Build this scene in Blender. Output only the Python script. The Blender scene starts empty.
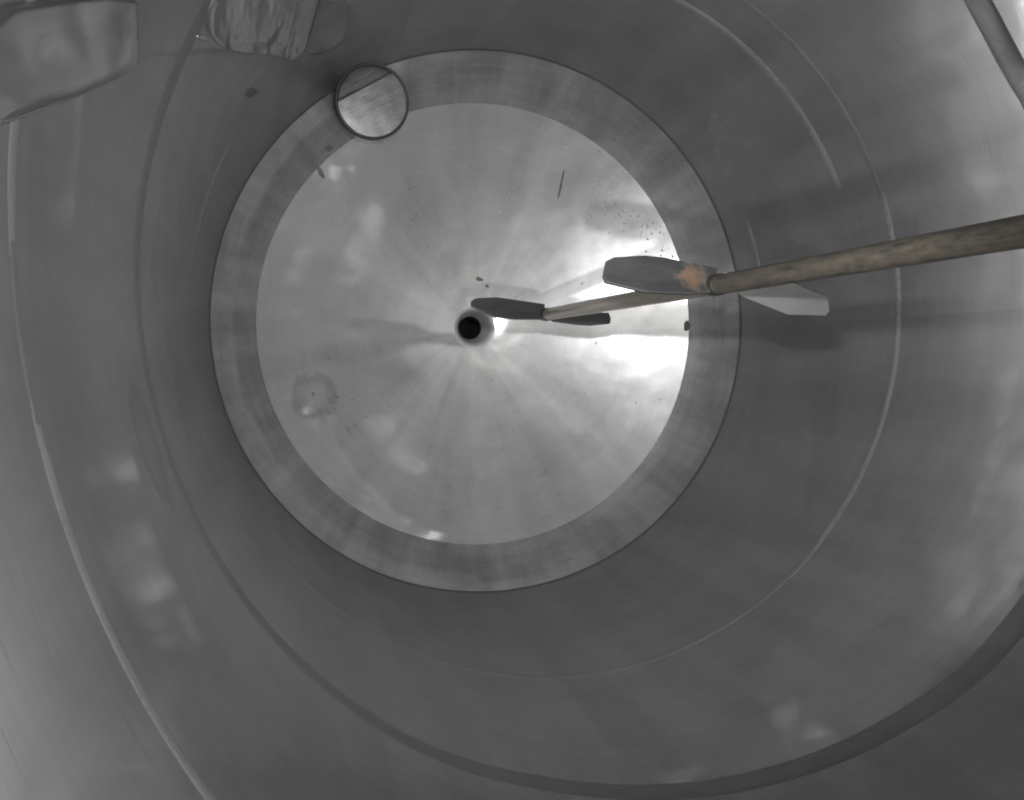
import bpy, bmesh, math, random
from math import sin, cos, pi, radians, atan2, hypot, sqrt
from mathutils import Vector, Matrix, noise

# ------------------------------------------------------------------ camera
H = 4.047                     # lens height above the lowest point of the dished bottom (m); tank radius is 1 m
sc = bpy.context.scene
F_PX, RX, RY = 1020.588, -0.0368686, -0.2258008
CAMP = Vector((-0.7700, -0.1440, H))
CROT = Matrix.Rotation(RX, 3, 'X') @ Matrix.Rotation(RY, 3, 'Y')
cam_d = bpy.data.cameras.new('camera')
cam_d.sensor_width = 36.0
cam_d.lens = F_PX / 1024.0 * 36.0
cam_d.clip_start = 0.01
cam_d.clip_end = 50
cam = bpy.data.objects.new('camera', cam_d)
sc.collection.objects.link(cam)
cam.matrix_world = Matrix.Translation(CAMP) @ CROT.to_4x4()
sc.camera = cam

# ------------------------------------------------------------------ world, lamps, exposure
w = bpy.data.worlds.new("World")
sc.world = w
w.use_nodes = True
w.node_tree.nodes['Background'].inputs[0].default_value = (0, 0, 0, 1)
w.node_tree.nodes['Background'].inputs[1].default_value = 0.0
sc.view_settings.view_transform = 'Standard'
sc.view_settings.look = 'None'
sc.view_settings.exposure = 0.0
sc.view_settings.gamma = 1.0
sc.view_settings.use_curve_mapping = False
sc.cycles.use_denoising = True
try:
    sc.cycles.denoiser = 'OPENIMAGEDENOISE'
except Exception:
    pass
sc.cycles.filter_width = 2.0
sc.cycles.max_bounces = 14
sc.cycles.glossy_bounces = 12
sc.cycles.diffuse_bounces = 6
sc.cycles.caustics_reflective = True
sc.cycles.blur_glossy = 0.0
sc.cycles.sample_clamp_indirect = 12.0


def lamp(name, az, r, z, power, size, col, aim, cone, blend):
    d = bpy.data.lights.new(name, 'SPOT')
    d.energy = power
    d.shadow_soft_size = size
    d.color = col
    d.spot_size = radians(cone)
    d.spot_blend = blend
    o = bpy.data.objects.new(name, d)
    sc.collection.objects.link(o)
    o.location = (r * cos(radians(az)), r * sin(radians(az)), H + z)
    o.rotation_euler = (Vector(aim) - o.location).to_track_quat('-Z', 'Y').to_euler()
    return o


def fill_light(az, r, z, power, size, col):
    d = bpy.data.lights.new('fill_light', 'POINT')
    d.energy = power
    d.shadow_soft_size = size
    d.color = col
    o = bpy.data.objects.new('fill_light', d)
    sc.collection.objects.link(o)
    o.location = (r * cos(radians(az)), r * sin(radians(az)), H + z)


# two inspection lamps hang on either side of the camera
AIM = (0.15, 0.0, 0.2)
lamp('inspection_lamp', 202.8, 0.70, -0.22, 56, 0.012, (1.0, 0.985, 0.965), AIM, 66, 1.0)
lamp('inspection_lamp', 180.4, 0.70, -0.22, 128, 0.012, (0.975, 0.985, 1.0), AIM, 66, 1.0)
fill_light(202.8, 0.70, -0.21, 14, 0.012, (1.0, 0.985, 0.965))  # added wide fill at each lamp's position, for light outside its beam
fill_light(180.4, 0.70, -0.21, 12, 0.012, (0.975, 0.985, 1.0))
# a third lamp hangs in a port on the far side of the shaft and throws the shaft's shadow back over the floor
lamp('port_lamp', 10.4, 0.62, 0.36, 28, 0.035, (1.0, 0.985, 0.96), (-0.85, -0.155, 0.3), 62, 1.0)


# ------------------------------------------------------------------ rays from the lens, used to place things on real surfaces
def ray(px, py):
    return CROT @ Vector(((px - 512) / F_PX, (400 - py) / F_PX, -1.0))


def on_wall(px, py, r=1.0):
    d = ray(px, py)
    a = d.x * d.x + d.y * d.y
    b = CAMP.x * d.x + CAMP.y * d.y
    q = CAMP.x ** 2 + CAMP.y ** 2 - r * r
    t = (-b + sqrt(b * b - a * q)) / a
    return CAMP + d * t


def on_plane(px, py, p0, n):
    d = ray(px, py)
    t = (p0 - CAMP).dot(n) / d.dot(n)
    return CAMP + d * t


RC = 2.0                       # crown radius of the dished bottom
R_CROWN = 0.846


def crown_z(r):
    return RC - sqrt(max(RC * RC - r * r, 0))


def on_floor(px, py):
    z = 0.1
    for _ in range(12):
        p = on_plane(px, py, Vector((0, 0, z)), Vector((0, 0, 1)))
        z = crown_z(hypot(p.x, p.y))
    return p


# ------------------------------------------------------------------ material helpers
def new_mat(name):
    m = bpy.data.materials.new(name)
    m.use_nodes = True
    nt = m.node_tree
    b = nt.nodes['Principled BSDF']
    return m, nt, b


def N(nt, t, **kw):
    n = nt.nodes.new(t)
    for k, v in kw.items():
        setattr(n, k, v)
    return n


def noise_n(nt, vec, scale, detail=4, rough=0.55, dist=0.0):
    n = N(nt, 'ShaderNodeTexNoise')
    n.inputs['Scale'].default_value = scale
    n.inputs['Detail'].default_value = detail
    n.inputs['Roughness'].default_value = rough
    n.inputs['Distortion'].default_value = dist
    nt.links.new(vec, n.inputs['Vector'])
    return n.outputs['Fac']


def mapping(nt, src, scale=(1, 1, 1), rot=(0, 0, 0), loc=(0, 0, 0)):
    m = N(nt, 'ShaderNodeMapping')
    m.inputs['Scale'].default_value = scale
    m.inputs['Rotation'].default_value = rot
    m.inputs['Location'].default_value = loc
    nt.links.new(src, m.inputs['Vector'])
    return m.outputs['Vector']


def remap(nt, v, a, b, c, d):
    m = N(nt, 'ShaderNodeMapRange')
    m.inputs['From Min'].default_value = a
    m.inputs['From Max'].default_value = b
    m.inputs['To Min'].default_value = c
    m.inputs['To Max'].default_value = d
    nt.links.new(v, m.inputs['Value'])
    return m.outputs['Result']


def math_n(nt, op, a, b):
    m = N(nt, 'ShaderNodeMath', operation=op)
    for i, v in enumerate((a, b)):
        if isinstance(v, (int, float)):
            m.inputs[i].default_value = v
        else:
            nt.links.new(v, m.inputs[i])
    return m.outputs[0]


def ramp(nt, v, stops):
    r = N(nt, 'ShaderNodeValToRGB')
    e = r.color_ramp.elements
    while len(e) < len(stops):
        e.new(0.5)
    for i, (p, c) in enumerate(stops):
        e[i].position = p
        e[i].color = (*c, 1) if len(c) == 3 else c
    nt.links.new(v, r.inputs[0])
    return r.outputs['Color']


def bump(nt, h, strength, dist, normal=None):
    b = N(nt, 'ShaderNodeBump')
    b.inputs['Strength'].default_value = strength
    b.inputs['Distance'].default_value = dist
    nt.links.new(h, b.inputs['Height'])
    if normal:
        nt.links.new(normal, b.inputs['Normal'])
    return b.outputs['Normal']


def steel(name, grey=0.50, rough=(0.18, 0.34), streak=(1.2, 60, 1), aniso=0.5, tangent='UV', arot=0.0, tint=(1, 1, 1),
          wave=0.25, mottle=(0.80, 1.08), soft=0.5, soft_rough=0.6, grain=0.12, wave_scale=4.5, soft_grey=1.0, soft_metal=1.0, zs=1.0, rays=None, low_polish=None, aniso2=None, arot2=0.0):
    """brushed, mottled stainless steel: a polished lobe under a worn, scattering one; UV runs along / across the brushing"""
    m, nt, b = new_mat(name)
    tc = N(nt, 'ShaderNodeTexCoord')
    uv = tc.outputs['UV']
    ob = tc.outputs['Object']
    big = noise_n(nt, ob, 2.3, 5, 0.6, 0.6)
    st = noise_n(nt, mapping(nt, uv, streak), 1.0, 6, 0.62)
    st2 = noise_n(nt, mapping(nt, uv, (streak[0] * 5, streak[1] * 4, 1), loc=(3.1, 7.7, 0)), 1.0, 4, 0.6)
    fine = noise_n(nt, ob, 60, 4, 0.6)
    mix = math_n(nt, 'ADD', math_n(nt, 'MULTIPLY', big, 0.5), math_n(nt, 'MULTIPLY', st, 0.5))
    mix = math_n(nt, 'ADD', math_n(nt, 'MULTIPLY', mix, 0.66), math_n(nt, 'MULTIPLY', st2, 0.34))
    if rays:
        ry = noise_n(nt, mapping(nt, uv, rays, loc=(1.3, 2.2, 0)), 1.0, 5, 0.6)
        mix = math_n(nt, 'ADD', math_n(nt, 'MULTIPLY', mix, 0.5), math_n(nt, 'MULTIPLY', ry, 0.5))
        st = math_n(nt, 'ADD', math_n(nt, 'MULTIPLY', st, 0.4), math_n(nt, 'MULTIPLY', ry, 0.6))
    g = [grey * t for t in tint]
    col = ramp(nt, mix, [(0.3, [c * mottle[0] for c in g]), (0.7, [c * mottle[1] for c in g])])
    rr = math_n(nt, 'ADD', math_n(nt, 'MULTIPLY', st, 0.45), math_n(nt, 'ADD', math_n(nt, 'MULTIPLY', big, 0.35), math_n(nt, 'MULTIPLY', fine, 0.2)))
    t = N(nt, 'ShaderNodeTangent')
    if tangent == 'UV':
        t.direction_type = 'UV_MAP'
    else:
        t.direction_type = 'RADIAL'
        t.axis = 'Z'
    lg = noise_n(nt, mapping(nt, ob, (1, 1, zs)), wave_scale, 2, 0.5)
    nrm = bump(nt, lg, wave, 0.05)
    if grain:
        nrm = bump(nt, math_n(nt, 'ADD', st, math_n(nt, 'MULTIPLY', st2, 0.6)), grain, 0.004, nrm)
    b2 = N(nt, 'ShaderNodeBsdfPrincipled')
    for q in (b, b2):
        q.inputs['Metallic'].default_value = 1.0
        nt.links.new(nrm, q.inputs['Normal'])
        nt.links.new(t.outputs[0], q.inputs['Tangent'])
    st3 = noise_n(nt, mapping(nt, uv, (9, 170, 1), loc=(5, 1, 0)), 1.0, 2, 0.5)
    sc_ = remap(nt, st3, 0.66, 0.74, 1.0, 0.72)      # short fine scratches along the brushing

    def scratched(c):
        mx = N(nt, 'ShaderNodeMix', data_type='RGBA', blend_type='MULTIPLY')
        mx.inputs[0].default_value = 1
        nt.links.new(c, mx.inputs[6])
        nt.links.new(sc_, mx.inputs[7])
        return mx.outputs[2]

    col = scratched(col)
    nt.links.new(col, b.inputs['Base Color'])
    c2 = ramp(nt, mix, [(0.3, [c * soft_grey * mottle[0] for c in g]), (0.7, [c * soft_grey * mottle[1] for c in g])])
    nt.links.new(scratched(c2), b2.inputs['Base Color'])
    nt.links.new(remap(nt, rr, 0.32, 0.68, rough[0], rough[1]), b.inputs['Roughness'])
    nt.links.new(remap(nt, rr, 0.32, 0.68, soft_rough * 0.9, soft_rough * 1.1), b2.inputs['Roughness'])
    b2.inputs['Metallic'].default_value = soft_metal
    b.inputs['Anisotropic'].default_value = aniso
    b.inputs['Anisotropic Rotation'].default_value = arot
    b2.inputs['Anisotropic'].default_value = aniso * 0.5 if aniso2 is None else aniso2
    b2.inputs['Anisotropic Rotation'].default_value = arot2
    ms = N(nt, 'ShaderNodeMixShader')
    sf = remap(nt, big, 0.35, 0.65, soft - 0.08, soft + 0.08)
    if low_polish:                      # the lower course of the wall keeps more of its mill polish
        sx = N(nt, 'ShaderNodeSeparateXYZ')
        nt.links.new(ob, sx.inputs[0])
        sf = math_n(nt, 'SUBTRACT', sf, remap(nt, sx.outputs['Z'], low_polish[0] - 0.05, low_polish[0] + 0.35, low_polish[1], 0.0))
    nt.links.new(sf, ms.inputs[0])
    nt.links.new(b.outputs[0], ms.inputs[1])
    nt.links.new(b2.outputs[0], ms.inputs[2])
    nt.links.new(ms.outputs[0], nt.nodes['Material Output'].inputs['Surface'])
    return m, nt, b


M_WALL = steel('brushed wall steel', 0.50, (0.03, 0.085), (1.0, 26, 1), 0.0, wave=0.09, soft=0.81, soft_rough=0.5, grain=0.025, wave_scale=2.6, soft_metal=0.25, soft_grey=0.60, rays=(7, 0.7, 1), mottle=(0.66, 1.2), low_polish=None)[0]
M_KNUCKLE = steel('knuckle steel', 0.57, (0.10, 0.24), (2, 40, 1), 0.0, wave=0.12, soft=0.68, soft_rough=0.42, soft_metal=0.6, rays=(9, 2, 1), grain=0.06, mottle=(0.5, 1.25))[0]
M_CROWN = steel('spun crown steel', 0.58, (0.05, 0.09), (0.8, 34, 1), 0.0, wave=0.05, soft=0.74, soft_rough=0.29, grain=0.0, soft_metal=0.5, rays=(5.0, 0.9, 1), aniso2=0.3, arot2=0.25, mottle=(0.76, 1.10))[0]



def stain(m, centre, radius, amount):
    """a roundish dried water mark: a darker rim round a paler middle"""
    nt = m.node_tree
    g = N(nt, 'ShaderNodeNewGeometry')
    nz = noise_n(nt, g.outputs['Position'], 14, 4, 0.6)
    vm = N(nt, 'ShaderNodeVectorMath', operation='DISTANCE')
    nt.links.new(g.outputs['Position'], vm.inputs[0])
    vm.inputs[1].default_value = centre
    d = math_n(nt, 'ADD', math_n(nt, 'DIVIDE', vm.outputs['Value'], radius), remap(nt, nz, 0.3, 0.7, -0.18, 0.18))
    k = ramp(nt, d, [(0.0, (1 - amount * 0.2,) * 3), (0.35, (1 - amount * 0.25,) * 3), (0.72, (1 - amount,) * 3), (0.86, (1 - amount * 0.8,) * 3), (1.0, (1, 1, 1))])
    for q in [n for n in nt.nodes if n.type == 'BSDF_PRINCIPLED']:
        src = q.inputs['Base Color'].links[0].from_socket
        mx = N(nt, 'ShaderNodeMix', data_type='RGBA', blend_type='MULTIPLY')
        mx.inputs[0].default_value = 1
        nt.links.new(src, mx.inputs[6])
        nt.links.new(k, mx.inputs[7])
        nt.links.new(mx.outputs[2], q.inputs['Base Color'])


stain(M_CROWN, on_floor(314, 396), 0.100, 0.28)
stain(M_WALL, on_wall(148, 442), 0.11, 0.2)
M_PALE = steel('pale blade steel', 0.32, (0.3, 0.45), (3, 20, 1), 0.0, soft_metal=0.3)[0]
M_WELD = steel('dressed weld steel', 0.46, (0.2, 0.36), (2, 40, 1), 0.0, soft=0.7, soft_metal=0.4)[0]
M_BLADE = steel('dull blade steel', 0.17, (0.42, 0.6), (3, 20, 1), 0.0)[0]
M_BAND = steel('dull band steel', 0.27, (0.25, 0.40), (2, 40, 1), 0.0, soft=0.7, soft_metal=0.4)[0]


# ------------------------------------------------------------------ mesh helpers
def link(name, me, mats, parent=None, loc=None, smooth=True):
    o = bpy.data.objects.new(name, me)
    sc.collection.objects.link(o)
    for m in (mats if isinstance(mats, (list, tuple)) else [mats]):
        me.materials.append(m)
    if smooth:
        for p in me.polygons:
            p.use_smooth = True
    if parent:
        o.parent = parent
    if loc is not None:
        o.location = loc
    return o


def empty(name, loc):
    o = bpy.data.objects.new(name, None)
    sc.collection.objects.link(o)
    o.location = loc
    o.empty_display_size = 0.1
    return o


def tag(o, label=None, cat=None, group=None, kind=None):
    if label: o['label'] = label
    if cat: o['category'] = cat
    if group: o['group'] = group
    if kind: o['kind'] = kind
    return o


def grid_mesh(name, P, uvs, closed=True):
    """P[i][j] rings of points -> quads with UVs (seam safe)"""
    ni, nj = len(P), len(P[0])
    verts = [p for row in P for p in row]
    faces, fuv = [], []
    for i in range(ni - 1):
        for j in range(nj if closed else nj - 1):
            k = (j + 1) % nj
            faces.append((i * nj + j, i * nj + k, (i + 1) * nj + k, (i + 1) * nj + j))
            u0, u1 = uvs[0][j], uvs[0][j + 1]
            fuv += [(u0, uvs[1][i]), (u1, uvs[1][i]), (u1, uvs[1][i + 1]), (u0, uvs[1][i + 1])]
    me = bpy.data.meshes.new(name)
    me.from_pydata(verts, [], faces)
    ul = me.uv_layers.new(name='UVMap')
    for l, t in zip(ul.data, fuv):
        l.uv = t
    return me


def revolve(name, prof, mat, parent=None, seg=256, wob=None, flip=False, rad=1.0, smooth=True):
    """prof: list of (r, z); normal towards the axis for a profile that runs upwards"""
    P, v, s = [], [], 0
    for i, (r, z) in enumerate(prof):
        if i:
            s += hypot(r - prof[i - 1][0], z - prof[i - 1][1])
        v.append(s)
        row = []
        for j in range(seg):
            a = 2 * pi * j / seg
            rr, zz = r, z
            if wob:
                dr, dz = wob(a, r, z)
                rr += dr
                zz += dz
            row.append((rr * cos(a), rr * sin(a), zz))
        P.append(row)
    if flip:
        P = P[::-1]
        v = v[::-1]
    u = [2 * pi * rad * j / seg for j in range(seg + 1)]
    me = grid_mesh(name, P, (u, v))
    return link(name, me, mat, parent, smooth=smooth)


def wall_dent(a, z):
    p = Vector((cos(a) * 1.4, sin(a) * 1.4, z * 0.8))
    q = Vector((cos(a) * 3.0, sin(a) * 3.0, z * 2.0 + 9))
    return 0.0035 * noise.noise(p) + 0.0012 * noise.noise(q)


# ------------------------------------------------------------------ the shell (setting)
Z_RIM = H - 3.705
prof = []
z = Z_RIM
TOP = H + 0.45
while z < TOP:
    prof.append((1.0, z))
    z += 0.04
prof.append((1.0, TOP))
wall = revolve('wall', prof, M_WALL, wob=lambda a, r, z: (wall_dent(a, z), 0), flip=True)
tag(wall, 'grey brushed stainless steel cylindrical wall of the tank', kind='structure')


def harm(c0, c1, s1, c2, s2):
    return lambda a: c0 + c1 * cos(a) + s1 * sin(a) + c2 * cos(2 * a) + s2 * sin(2 * a)


def keyed(k):
    """smooth closed interpolation of (degrees, z) knots"""
    def f(a):
        d = (math.degrees(a) + 180) % 360 - 180
        n = len(k)
        for i in range(n):
            a0, a1 = k[i][0], k[(i + 1) % n][0] + (360 if i == n - 1 else 0)
            if a0 <= d <= a1:
                t = (d - a0) / (a1 - a0)
                p = [k[(i + q) % n][1] for q in (-1, 0, 1, 2)]
                return p[1] + 0.5 * t * (p[2] - p[0] + t * (2 * p[0] - 5 * p[1] + 4 * p[2] - p[3] + t * (3 * (p[1] - p[2]) + p[3] - p[0])))
        return k[0][1]
    return f


def bead(zf, width, height, name='weld_seam', mat=M_WELD, parent=wall, n=9, rough=0.0006, hollow=0.0, span=None):
    """a rounded band standing proud of the wall, following height zf(angle)"""
    seg = 360
    P, v = [], []
    for i in range(n):
        t = i / (n - 1)
        prof_h = (1 - (2 * t - 1) ** 4) if hollow else sin(pi * t) ** 0.7 if 0 < t < 1 else 0
        row = []
        for j in range(seg):
            a = 2 * pi * j / seg
            zz = zf(a) + H + (t - 0.5) * width
            rr = 1.0 + wall_dent(a, zz) + 0.0015
            if 0 < i < n - 1:
                k = 1.0
                if span:
                    d = math.degrees(a) % 360 if span[1] > 180 else (math.degrees(a) + 180) % 360 - 180
                    k = max(0.0, min(1.0, (d - span[0]) / (span[3] if len(span) > 3 else 3), (span[1] - d) / span[2]))
                rr -= (0.0015 if k > 0 else -0.003) + height * k * prof_h * (1 + 0.25 * noise.noise(Vector((cos(a) * 40, sin(a) * 40, zz * 5))))
            row.append((rr * cos(a), rr * sin(a), zz))
        P.append(row)
        v.append(t * width)
    P = P[::-1]; v = v[::-1]
    me = grid_mesh(name, P, ([2 * pi * j / seg for j in range(seg + 1)], v))
    return link(name, me, mat, parent)


bead(harm(-0.995, 0, 0, 0, 0.01), 0.026, 0.0012, mat=M_WALL)
bead(harm(-0.995, 0, 0, 0, 0.01), 0.030, 0.0030, span=(190.5, 300, 70))  # gap before the next arc is a shadow put into the seam's shape
bead(harm(-0.995, 0, 0, 0, 0.01), 0.030, 0.0026, span=(60, 183.5, 3))
bead(keyed([(-180, -1.815), (-145, -1.835), (-122, -1.862), (-104, -1.905), (-84, -1.885), (-62, -1.848), (-48, -1.825), (-20, -1.85), (28, -2.005),
            (45, -2.00), (80, -1.93), (120, -1.87), (156, -1.835)]), 0.088, 0.0018, mat=M_BAND, hollow=1)
bead(harm(-2.665, 0, 0, 0, 0), 0.030, 0.0007, mat=M_WALL)
bead(harm(-2.662, 0, 0, 0, 0), 0.034, 0.0026, span=(-50, 22, 12, 34))  # light on this and the following seams put into shape as raised arcs
bead(harm(-2.860, 0, 0, 0, 0), 0.040, 0.0030, span=(23, 95, 30))
bead(harm(-2.870, 0, 0, 0, 0), 0.030, 0.0020, mat=M_WALL, span=(150, 179, 12))
bead(harm(-3.506, 0, 0, 0, 0), 0.030, 0.0030, span=(10, 24, 3))

# upright weld in the lower course
def upright(az, z0, z1, wdt=0.010, h=0.0025):
    n = 40
    P = []
    for i in range(n + 1):
        zz = z0 + (z1 - z0) * i / n
        row = []
        for j in range(5):
            a = radians(az) + (j - 2) / 2 * wdt / 2
            e = min(1.0, i / 4, (n - i) / 8)
            hh = ((0, 0.7, 1, 0.7, 0)[j] * h + 0.002) * e - 0.002 - (0.001 if j in (0, 4) else 0)
            rr = 1.0 + wall_dent(a, zz) - hh
            row.append((rr * cos(a), rr * sin(a), zz))
        P.append(row)
    P = P[::-1]
    me = grid_mesh('weld_seam', P, ([k * wdt / 4 for k in range(5)], [i * 0.05 for i in range(n + 1)]), closed=False)
    return link('weld_seam', me, M_WALL, wall)


upright(-170.5, Z_RIM + 0.01, H - 2.02)
upright(112, H - 3.0 - 0.5, H - 2.02, 0.006, 0.002)

# ---- dished bottom: knuckle ring and crown
def floor_dent(x, y):
    return 0.0030 * noise.noise(Vector((x * 1.7, y * 1.7, 4))) + 0.0009 * noise.noise(Vector((x * 5, y * 5, 8)))


REC = 0.076                      # radius of the drain recess
kp = []
K0, K1 = (R_CROWN, crown_z(R_CROWN)), (1.0035, Z_RIM + 0.002)
for i in range(17):
    t = i / 16
    r = K0[0] + (K1[0] - K0[0]) * t
    zz = K0[1] + (K1[1] - K0[1]) * t - 0.012 * sin(pi * t)
    kp.append((r, zz))
cp = []
r = REC
while r < R_CROWN - 0.01:
    cp.append((r, crown_z(r)))
    r += 0.02
cp.append((R_CROWN, crown_z(R_CROWN) - 0.0002))


def fw(a, r, z):
    k = min(1, max(0, (R_CROWN - r) / 0.15)) if r < R_CROWN else 0
    return 0, floor_dent(r * cos(a), r * sin(a)) * k


floor = revolve('floor', cp, M_CROWN, wob=fw)
tag(floor, 'pale spun steel dished floor at the bottom of the tank', kind='structure')
kn = revolve('knuckle_ring', kp, M_KNUCKLE, floor, wob=lambda a, r, z: (0, 0.0016 * noise.noise(Vector((cos(a) * 4, sin(a) * 4, 2))) * sin(pi * (r - R_CROWN) / (1.0035 - R_CROWN))))
# dark open seam where the bottom meets the wall
m_seam, nts, bs = new_mat('dark seam residue')
bs.inputs['Base Color'].default_value = (0.10, 0.096, 0.09, 1)
bs.inputs['Roughness'].default_value = 0.7
sp = [(0.9975, Z_RIM - 0.002), (0.9955, Z_RIM + 0.003), (0.9955, Z_RIM + 0.006), (0.998, Z_RIM + 0.012), (1.004, Z_RIM + 0.017)]
revolve('rim_seam', sp, m_seam, floor, wob=lambda a, r, z: (wall_dent(a, z) * (1 if r > .999 else 1), 0))

# ---- top head behind the lens, so that the metal has something to reflect
tp = []
for i in range(25):
    t = i / 24
    r = 1.004 * cos(t * pi / 2) if i < 24 else 0.0
    tp.append((max(r, 0.001), TOP - 0.002 + 0.33 * sin(t * pi / 2)))
ceil = revolve('ceiling', tp, M_WALL, flip=True)
tag(ceil, 'domed steel top of the tank over the lens', kind='structure')

# ------------------------------------------------------------------ drain
m_dark, ntd, bd = new_mat('dark drain bore')
bd.inputs['Base Color'].default_value = (0.012, 0.012, 0.012, 1)
bd.inputs['Roughness'].default_value = 0.8
M_COLLAR = steel('drain collar steel', 0.6, (0.2, 0.32), (4, 30, 1), 0.0, soft=0.85, soft_metal=0.1)[0]
drain = empty('drain_outlet', (0, 0, 0))
tag(drain, 'round black drain hole in a shiny funnel collar at the centre of the floor', 'drain')
zc = crown_z(REC)
revolve('collar', [(0.0475, -0.090), (0.0480, -0.087), (0.052, -0.07), (0.060, -0.035), (0.068, -0.006), (0.0725, 0.0006), (REC + 0.004, zc + 0.0012), (REC + 0.010, zc + 0.001)],
        M_COLLAR, drain, seg=96)
revolve('bore', [(0.001, -0.60), (0.0475, -0.60), (0.0475, -0.090)], m_dark, drain, seg=64)

# ------------------------------------------------------------------ agitator: shaft, two impellers
m_shaft, nt, b = new_mat('stained shaft steel')
tc = N(nt, 'ShaderNodeTexCoord')
ob = tc.outputs['Object']
n1 = noise_n(nt, mapping(nt, ob, (140, 140, 16)), 1.0, 7, 0.7)
n2 = noise_n(nt, mapping(nt, ob, (90, 90, 60)), 1.0, 5, 0.65)
nn = math_n(nt, 'ADD', math_n(nt, 'MULTIPLY', n1, 0.65), math_n(nt, 'MULTIPLY', n2, 0.35))
nt.links.new(ramp(nt, nn, [(0.36, (0.038, 0.034, 0.030)), (0.47, (0.080, 0.072, 0.062)), (0.55, (0.11, 0.094, 0.074)), (0.68, (0.17, 0.13, 0.085))]), b.inputs['Base Color'])
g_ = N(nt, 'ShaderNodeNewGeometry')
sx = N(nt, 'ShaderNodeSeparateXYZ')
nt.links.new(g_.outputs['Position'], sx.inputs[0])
low_lit = remap(nt, sx.outputs['Z'], H - 1.78, H - 1.70, 1.0, 0.0)  # lower shaft painted paler, standing for light from the floor glare
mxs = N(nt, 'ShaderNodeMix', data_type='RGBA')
nt.links.new(low_lit, mxs.inputs[0])
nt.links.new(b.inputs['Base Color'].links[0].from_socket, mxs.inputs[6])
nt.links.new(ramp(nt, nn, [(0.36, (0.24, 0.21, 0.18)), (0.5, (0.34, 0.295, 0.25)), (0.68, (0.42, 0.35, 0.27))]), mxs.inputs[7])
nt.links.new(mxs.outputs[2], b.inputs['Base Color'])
b.inputs['Metallic'].default_value = 0.15
nt.links.new(remap(nt, nn, 0.3, 0.7, 0.30, 0.52), b.inputs['Roughness'])
nt.links.new(bump(nt, nn, 0.5, 0.002), b.inputs['Normal'])

agit = empty('agitator', (0, 0, H - 2.92))
tag(agit, 'brown stained agitator shaft carrying two small two bladed impellers above the drain', 'agitator')


def tube(name, prof, mat, parent, seg=48):
    """profile given going down the outside, closed at the ends"""
    P, v = [], []
    for r, z in prof:
        P.append([(r * cos(2 * pi * j / seg), r * sin(2 * pi * j / seg), z) for j in range(seg)])
        v.append(z)
    me = grid_mesh(name, P[::-1] if prof[0][1] > prof[-1][1] else P, ([0.11 * j / seg for j in range(seg + 1)], v[::-1] if prof[0][1] > prof[-1][1] else v))
    return link(name, me, mat, parent)


Z_UP, Z_LO, Z_END = -1.715, -2.90, -2.945
RS = 0.0178
off = -(H - 2.92)
sh = [(0.0005, H + 0.70 + off), (RS, H + 0.699 + off)]
zz = 0.6
while zz > Z_END + 0.01:
    sh.append((RS + 0.0004 * noise.noise(Vector((1, 2, zz * 6))), H + zz + off))
    zz -= 0.05
sh += [(RS, H + Z_END + 0.006 + off), (RS * 0.8, H + Z_END + off), (0.0005, H + Z_END + off)]
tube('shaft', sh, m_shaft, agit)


def rust_blade_mat():
    m, nt, b = steel('blade steel with rust', 0.19, (0.42, 0.6), (3, 20, 1), 0.0)
    tc = N(nt, 'ShaderNodeTexCoord')
    p = on_plane(694, 272, Vector((0, 0, H + Z_UP)), Vector((0, 0, 1)))
    vm = N(nt, 'ShaderNodeVectorMath', operation='DISTANCE')
    g = N(nt, 'ShaderNodeNewGeometry')
    nt.links.new(g.outputs['Position'], vm.inputs[0])
    vm.inputs[1].default_value = p
    d = remap(nt, vm.outputs['Value'], 0.012, 0.048, 0.30, -0.16)
    nz = noise_n(nt, tc.outputs['Object'], 55, 5, 0.65)
    k = remap(nt, math_n(nt, 'ADD', nz, d), 0.50, 0.78, 0, 0.8)
    mx = N(nt, 'ShaderNodeMix', data_type='RGBA')
    nt.links.new(k, mx.inputs[0])
    src = b.inputs['Base Color'].links[0].from_socket
    nt.links.new(src, mx.inputs[6])
    mx.inputs[7].default_value = (0.27, 0.13, 0.05, 1)
    nt.links.new(mx.outputs[2], b.inputs['Base Color'])
    nt.links.new(remap(nt, k, 0, 1, 1.0, 0.0), b.inputs['Metallic'])
    return m


M_RUSTY = rust_blade_mat()


def blade(parent, zh, tip, outline, pitch, mat, thick=0.006, root_push=0.0):
    c = Vector((0, 0, H + zh))
    tp_ = on_plane(*tip, c, Vector((0, 0, 1)))
    u = Vector((tp_.x, tp_.y, 0)).normalized()
    t = Vector((0, 0, 1)).cross(u)
    v = t * cos(pitch) + Vector((0, 0, 1)) * sin(pitch)
    n = u.cross(v).normalized()
    if n.z < 0:
        n = -n
    pts = [on_plane(x, y, c, n) for x, y in outline]
    bm = bmesh.new()
    vs = [bm.verts.new(p - parent.matrix_world.translation if False else p) for p in pts]
    f = bm.faces.new(vs)
    bm.normal_update()
    if f.normal.dot(n) < 0:
        bmesh.ops.reverse_faces(bm, faces=[f])
    ret = bmesh.ops.extrude_face_region(bm, geom=[f])
    for e in ret['geom']:
        if isinstance(e, bmesh.types.BMVert):
            e.co -= n * thick
    bmesh.ops.recalc_face_normals(bm, faces=bm.faces)
    bmesh.ops.bevel(bm, geom=list(bm.edges), offset=0.0018, segments=2, affect='EDGES', profile=0.6)
    uvl = bm.loops.layers.uv.new('UVMap')
    for f in bm.faces:
        for l in f.loops:
            d = l.vert.co - c
            l[uvl].uv = (d.dot(u), d.dot(v))
    for vv in bm.verts:
        vv.co -= Vector((0, 0, H - 2.92)) + parent_off[parent.name]
    me = bpy.data.meshes.new('blade')
    bm.to_mesh(me)
    bm.free()
    return link('blade', me, mat, parent, smooth=False)


parent_off = {}


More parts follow.
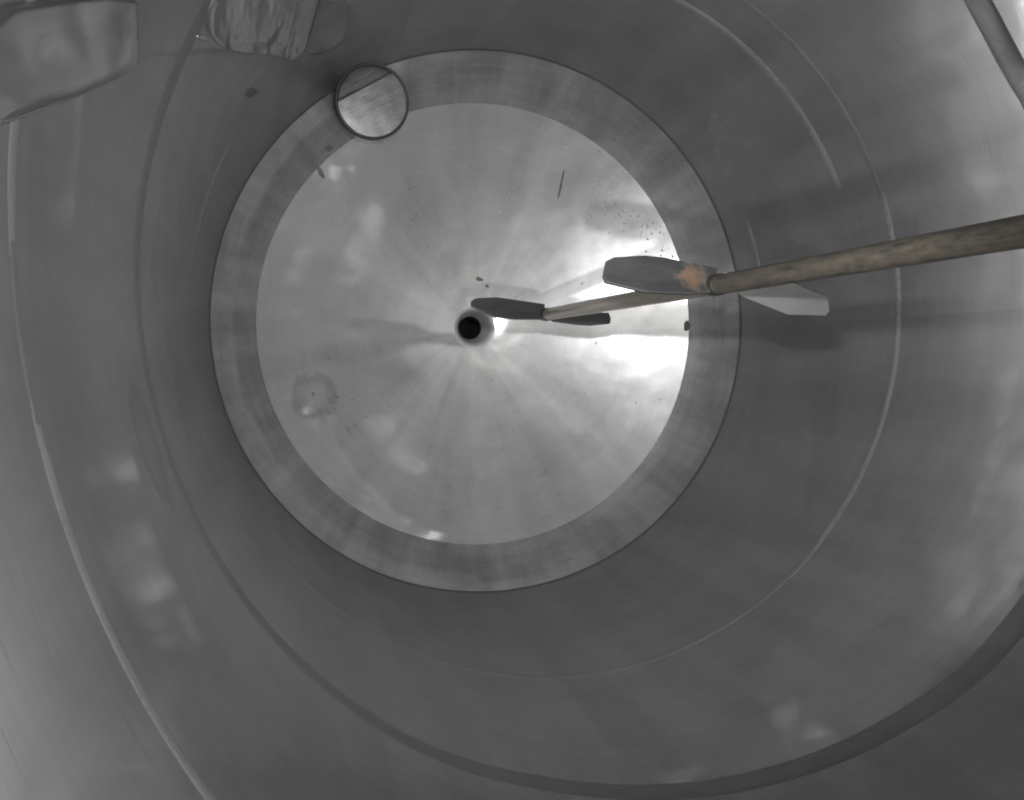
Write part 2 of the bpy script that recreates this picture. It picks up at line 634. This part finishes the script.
def impeller(zh, blades):
    # the hub sleeve is the impeller's own mesh, its blades are sub-parts
    pr = [(RS - 0.001, 0.019), (RS + 0.0010, 0.018), (RS + 0.0018, 0.014), (RS + 0.0018, -0.014), (RS + 0.0010, -0.018), (RS - 0.001, -0.019)]
    hub = tube('impeller', pr, M_BLADE, agit)
    hub.location = (0, 0, zh + 2.92)
    parent_off[hub.name] = Vector((0, 0, zh + 2.92))
    for b_ in blades:
        blade(hub, zh, *b_)
    return hub


impeller(Z_UP, [
    ((604, 274), [(712, 292), (690, 294), (645, 292), (606, 282), (603, 276), (606, 261), (614, 257), (645, 255), (663, 257), (718, 268)], radians(26), M_RUSTY),
    ((830, 305), [(722, 284), (745, 298), (788, 315), (826, 316), (830, 311), (828, 297), (811, 291), (792, 283), (755, 274), (724, 272)], radians(26), M_PALE),
])
impeller(Z_LO, [
    ((470, 301), [(545, 319), (515, 319), (495, 317), (471, 306), (471, 301), (476, 298), (497, 297), (545, 304)], radians(25), M_BLADE),
    ((610, 320), [(546, 316), (552, 322), (575, 325), (590, 326), (610, 324), (611, 319), (609, 313), (590, 313), (546, 310)], radians(25), M_BLADE),
])

# ------------------------------------------------------------------ round disc on a port made up in place of a lens water drop
def wrel(p):
    return p


ZP = H - 3.35
pc = on_plane(372.5, 101.5, Vector((0, 0, ZP)), Vector((0, 0, 1)))
view = (CAMP - pc).normalized()
depth = (pc - CAMP).dot(CROT @ Vector((0, 0, -1)))
RP = 37.5 / F_PX * depth
holder = empty('lens_drop_disc', pc)
holder.rotation_euler = (view + Vector((0.17, 0.12, 0))).normalized().to_track_quat('Z', 'Y').to_euler()
tag(holder, 'round polished metal cap with a dark rim standing in for a water drop on the lens glass', 'disc')
m_rim, nt, b = new_mat('dark drop edge')
b.inputs['Base Color'].default_value = (0.035, 0.04, 0.04, 1)
b.inputs['Roughness'].default_value = 0.45
revolve('rim', [(RP * 0.90, 0.0), (RP * 0.945, 0.004), (RP * 0.965, 0.006), (RP * 0.99, 0.004), (RP, -0.002), (RP, -0.018), (RP * 0.9, -0.022), (RP * 0.3, -0.022)], m_rim, holder, seg=96, flip=True)
# cap plate: its fold stands for the floor edge seen through the drop
M_DISC, nt, b = steel('polished cap steel', 0.27, (0.25, 0.42), (6, 60, 1), 0.0, wave=0.10, soft=0.5, wave_scale=7, mottle=(0.45, 1.2), grain=0.22)
M_DISC2 = M_DISC
P, uu = [], []
nr, ns = 60, 128
import mathutils
fold_dir = None
inv = holder.rotation_euler.to_matrix().inverted()
f0 = on_plane(338, 101, pc, view) - pc
f1 = on_plane(394, 71, pc, view) - pc
g0, g1 = inv @ f0, inv @ f1
fd = (g1 - g0).normalized()
fn = Vector((-fd.y, fd.x, 0))
if (Vector((0, 0, 0)) - g0).dot(fn) > 0:
    fn = -fn                     # fn points to the dark upper-left side
rows = []
for i in range(nr + 1):
    r = RP * 0.935 * (i / nr) if i else 0.0002
    row = []
    for j in range(ns):
        a = 2 * pi * j / ns
        x, y = r * cos(a), r * sin(a)
        s = (Vector((x, y, 0)) - g0).dot(fn)
        h = 0.004 - 0.20 * r * r + 0.0008 * noise.noise(Vector((x * 16, y * 16, 1)))
        k = min(1, max(0, (s + 0.001) / 0.002))
        h += k * (-0.003 - 0.22 * max(s, 0))
        row.append((x, y, h))
    rows.append(row)
me = grid_mesh('disc_plate', rows, ([0.3 * j / ns for j in range(ns + 1)], [0.1 * i / nr for i in range(nr + 1)]))
fq = Vector((fd.x, fd.y))
for l in me.loops:                     # brushing runs along the fold
    c = me.vertices[l.vertex_index].co
    me.uv_layers[0].data[l.index].uv = (c.x * fd.x + c.y * fd.y, -c.x * fd.y + c.y * fd.x)
link('disc_plate', me, M_DISC, holder)
# made-up straight stem under the cap, standing on the sloping ring of the bottom
rings = []
L = (pc - on_plane(372.5, 101.5, Vector((0, 0, H - 3.80)), Vector((0, 0, 1)))).length
for i in range(6):
    zz = -0.01 - (L - 0.01) * i / 5
    rings.append([(0.045 * cos(2 * pi * k / 32), 0.045 * sin(2 * pi * k / 32), zz) for k in range(32)])
link('stem', grid_mesh('stem', rings[::-1], ([0.28 * k / 32 for k in range(33)], [0.08 * i for i in range(6)])), M_WELD, holder)


# ------------------------------------------------------------------ wet film patches clinging to the upper wall
def film(outline, name, label, group, thick, seed, mat, rough_amp=0.28, chaikin=2):
    """closed outline in photo pixels -> a thin swollen sheet lying on the wall"""
    for _ in range(chaikin):            # round the corners of the outline
        outline = [q for i in range(len(outline)) for q in (
            (outline[i][0] * .8 + outline[(i + 1) % len(outline)][0] * .2, outline[i][1] * .8 + outline[(i + 1) % len(outline)][1] * .2),
            (outline[i][0] * .2 + outline[(i + 1) % len(outline)][0] * .8, outline[i][1] * .2 + outline[(i + 1) % len(outline)][1] * .8))]
    pts = [on_wall(x, y) for x, y in outline]
    uvp = [((atan2(p.y, p.x) % (2 * pi)), p.z) for p in pts]
    # smooth resample
    bm = bmesh.new()
    us = [u for u, _ in uvp]
    vs_ = [v for _, v in uvp]

    def inside_d(u, v):
        ins, dm = False, 9
        n = len(uvp)
        for i in range(n):
            u0, v0 = uvp[i]
            u1, v1 = uvp[(i + 1) % n]
            if (v0 > v) != (v1 > v) and u < (u1 - u0) * (v - v0) / (v1 - v0) + u0:
                ins = not ins
            k = ((u - u0) * (u1 - u0) + (v - v0) * (v1 - v0)) / ((u1 - u0) ** 2 + (v1 - v0) ** 2 + 1e-12)
            k = min(1, max(0, k))
            dm = min(dm, hypot(u - u0 - k * (u1 - u0), v - v0 - k * (v1 - v0)))
        return ins, dm

    # fan-like rings shrunk towards the centroid keep the edge crisp
    cu = sum(us) / len(us)
    cv = sum(vs_) / len(vs_)
    n = len(uvp)
    lev = [1.0, 0.998, 0.985, 0.965, 0.93, 0.88, 0.8, 0.7, 0.6, 0.5, 0.4, 0.3, 0.2, 0.1, 0.01]
    hh = [-0.001, 0.6, 0.9, 0.95, 0.92, 0.88, 0.84, 0.8, 0.8, 0.8, 0.8, 0.8, 0.8, 0.8, 0.8]
    sub = []
    for i in range(n):
        a_, b_ = uvp[i], uvp[(i + 1) % n]
        L = hypot(a_[0] - b_[0], a_[1] - b_[1])
        m = max(1, int(L / 0.008))
        for k in range(m):
            sub.append((a_[0] + (b_[0] - a_[0]) * k / m, a_[1] + (b_[1] - a_[1]) * k / m))
    rows = []
    for l, h in zip(lev, hh):
        row = []
        for (u, v) in sub:
            uu_, vv_ = cu + (u - cu) * l, cv + (v - cv) * l
            nz = noise.noise(Vector((uu_ * 12, vv_ * 3.5, seed))) * 0.6 + noise.noise(Vector((uu_ * 26, vv_ * 7, seed + 3))) * 0.2
            ht = thick * h * (1 + nz * (rough_amp if l < 0.97 else 0.1)) if h > 0 else -0.002
            rr = 1.0 + wall_dent(uu_, vv_) - ht
            row.append((rr * cos(uu_), rr * sin(uu_), vv_))
        rows.append(row)
    me = grid_mesh(name, rows, ([0.008 * k for k in range(len(sub) + 1)], [0.05 * l for l in lev]))
    bm = bmesh.new()
    bm.from_mesh(me)
    bmesh.ops.recalc_face_normals(bm, faces=bm.faces)
    # make normals face the axis
    s = 0
    for f in bm.faces:
        c = f.calc_center_median()
        s += f.normal.dot(Vector((-c.x, -c.y, 0))) * f.calc_area()
    if s < 0:
        bmesh.ops.reverse_faces(bm, faces=bm.faces)
    bm.to_mesh(me)
    bm.free()
    o = link(name, me, mat)
    tag(o, label, 'wet film', group)
    return o


M_FILM = steel('wet film sheen', 0.42, (0.05, 0.14), (0.6, 0.6, 1), 0.0, wave=0.13, wave_scale=5, zs=0.3, mottle=(0.85, 1.1), soft=0.42, soft_metal=0.5, grain=0.02, soft_grey=0.7)[0]
M_CREASE = steel('creased film sheen', 0.60, (0.05, 0.16), (0.6, 0.6, 1), 0.0, wave=0.42, wave_scale=13, zs=0.25, mottle=(0.85, 1.1), soft=0.45, soft_metal=0.5, grain=0.02, soft_grey=0.7)[0]
film([(-30, 10), (-30, 128), (8, 118), (30, 108), (60, 99), (100, 81), (122, 70), (130, 62), (131, 52), (131, 30), (129, -10)], 'wet_film',
     'large dark wet patch with a folded lower edge in the top left corner', None, 0.012, 1, M_FILM, 0.12, 1)
film([(213, 41), (222, 47), (235, 49.5), (255, 52), (272, 53), (284, 56), (291, 59), (297, 54), (303, 49), (306, 36), (312, 10), (318, -12), (290, -20), (240, -20), (214, -10), (205, 10), (205, 30)], 'wet_film',
     'ragged shiny wet patch with a bright creased lower edge', None, 0.010, 5, M_CREASE, 0.3, 1)
film([(304, 51), (310, 54), (322, 53), (334, 46), (344, 36), (349, 24), (347, 2), (336, -16), (322, -14), (316, 10), (309, 34)], 'wet_film',
     'small smooth rounded wet lobe between the ragged patch and the round cap', None, 0.006, 9, M_FILM)
film([(194, 36), (199, 39), (204, 38.5), (203, 35), (197, 33)], 'water_bead', 'tiny bright bead of water beside the ragged wet patch', None, 0.006, 12, M_CREASE, 0.2, 1)

# ------------------------------------------------------------------ specks of residue
m_scr, nt, b = new_mat('dull scratch')
b.inputs['Base Color'].default_value = (0.16, 0.155, 0.15, 1)
b.inputs['Roughness'].default_value = 0.6
b.inputs['Metallic'].default_value = 0.5
m_spk, nt, b = new_mat('dark dried residue')
b.inputs['Base Color'].default_value = (0.17, 0.16, 0.15, 1)
b.inputs['Roughness'].default_value = 0.75


def speck(px, py, wpx, hpx, ang, where, label, seed, cat='residue', name='residue_speck', mat=None):
    p = on_wall(px, py) if where == 'wall' else on_floor(px, py) if where == 'floor' else on_plane(px, py, Vector((0, 0, Z_RIM - 0.07)), Vector((0, 0, 1)))
    # outline traced on the real surface
    rows = []
    for l, h in ((1.0, -0.2), (0.96, 0.5), (0.8, 0.85), (0.5, 1.0), (0.02, 1.0)):
        row = []
        for k in range(28):
            a = 2 * pi * k / 28
            rr = l * (1 + 0.35 * noise.noise(Vector((cos(a) * 1.6, sin(a) * 1.6, seed))))
            x, y = wpx / 2 * cos(a) * rr, hpx / 2 * sin(a) * rr
            ca, sa = cos(ang), sin(ang)
            X, Y = px + x * ca - y * sa, py + x * sa + y * ca
            if where == 'wall':
                q = on_wall(X, Y)
                aa = atan2(q.y, q.x)
                R_ = 1.0 + wall_dent(aa, q.z) - 0.003 * h
                row.append((R_ * cos(aa), R_ * sin(aa), q.z))
            elif where == 'floor':
                q = on_floor(X, Y)
                kk = min(1, max(0, (R_CROWN - hypot(q.x, q.y)) / 0.15))
                row.append((q.x, q.y, q.z + floor_dent(q.x, q.y) * kk + 0.003 * h))
            else:
                q = on_plane(X, Y, Vector((0, 0, Z_RIM - 0.06)), Vector((0, 0, 1)))
                for _ in range(6):
                    rr_ = hypot(q.x, q.y)
                    t = (rr_ - K0[0]) / (K1[0] - K0[0])
                    zz = K0[1] + (K1[1] - K0[1]) * t - 0.012 * sin(pi * min(1, max(0, t)))
                    q = on_plane(X, Y, Vector((0, 0, zz)), Vector((0, 0, 1)))
                row.append((q.x, q.y, q.z + 0.004 * h))
        rows.append(row)
    me = grid_mesh(name, rows, ([k / 28 for k in range(29)], [0, 1, 2, 3, 4]))
    o = link(name, me, mat or m_spk)
    tag(o, label, cat)
    return o


speck(250.5, 92, 13, 8, -0.3, 'wall', 'dark speck of residue on the wall below the ragged wet patch', 2.1)
speck(328, 148, 9, 7, 0.2, 'ring', 'round dark speck on the pale ring just left of the round cap', 4.4)
speck(321, 173, 5, 12, -0.45, 'floor', 'thin faint dark smear below the round speck on the pale ring', 6.3)
speck(479, 279, 7, 4, 0.3, 'floor', 'small dark speck on the floor above the drain', 8.8)
speck(487, 286, 4, 3, 0.9, 'floor', 'tiniest dark speck between the drain and its larger neighbour', 3.8)
speck(561, 184, 2.2, 30, 0.2, 'floor', 'long thin dark scratch on the upper right of the floor', 1.7, 'scratch', 'scratch_mark', m_scr)
speck(687, 326, 7, 10, 0.1, 'floor', 'small grey smudge on the floor inside the brightest glare', 5.2, mat=m_scr)
speck(313, 394, 3.2, 3.2, 0.1, 'floor', 'tiny dark dot in the middle of the round water mark on the floor', 7.7)

# ------------------------------------------------------------------ droplets of water lying on the right of the floor
m_drop, nt, b = new_mat('water')
b.inputs['Base Color'].default_value = (1, 1, 1, 1)
b.inputs['Roughness'].default_value = 0.2
b.inputs['IOR'].default_value = 1.33
b.inputs['Metallic'].default_value = 1.0
random.seed(7)
bm = bmesh.new()
for i in range(120):
    t = random.random()
    if i < 95:
        px = random.gauss(606 + 72 * t, 13)
        py = random.gauss(198 + 46 * t, 12)
    else:
        px, py = random.uniform(500, 690), random.uniform(130, 440)
    q = on_floor(px, py)
    if hypot(q.x, q.y) > 0.83:
        continue
    kk = min(1, max(0, (R_CROWN - hypot(q.x, q.y)) / 0.15))
    zf = q.z + floor_dent(q.x, q.y) * kk
    rr = random.uniform(0.0025, 0.0060)
    top = bm.verts.new((q.x, q.y, zf + rr * 0.17 + 0.0004))
    prev = []
    for (l, h) in ((0.55, 0.14), (0.92, 0.06), (1.0, -0.15)):
        ring = [bm.verts.new((q.x + rr * l * cos(2 * pi * k / 8), q.y + rr * l * sin(2 * pi * k / 8), zf + rr * h + 0.0004)) for k in range(8)]
        for k in range(8):
            if prev:
                bm.faces.new((prev[k], ring[k], ring[(k + 1) % 8], prev[(k + 1) % 8]))
            else:
                bm.faces.new((top, ring[k], ring[(k + 1) % 8]))
        prev = ring
me = bpy.data.meshes.new('water_droplets')
bm.to_mesh(me)
bm.free()
dr = link('water_droplets', me, m_drop)
tag(dr, 'fine glinting water droplets scattered over the right half of the floor', 'droplets', kind='stuff')
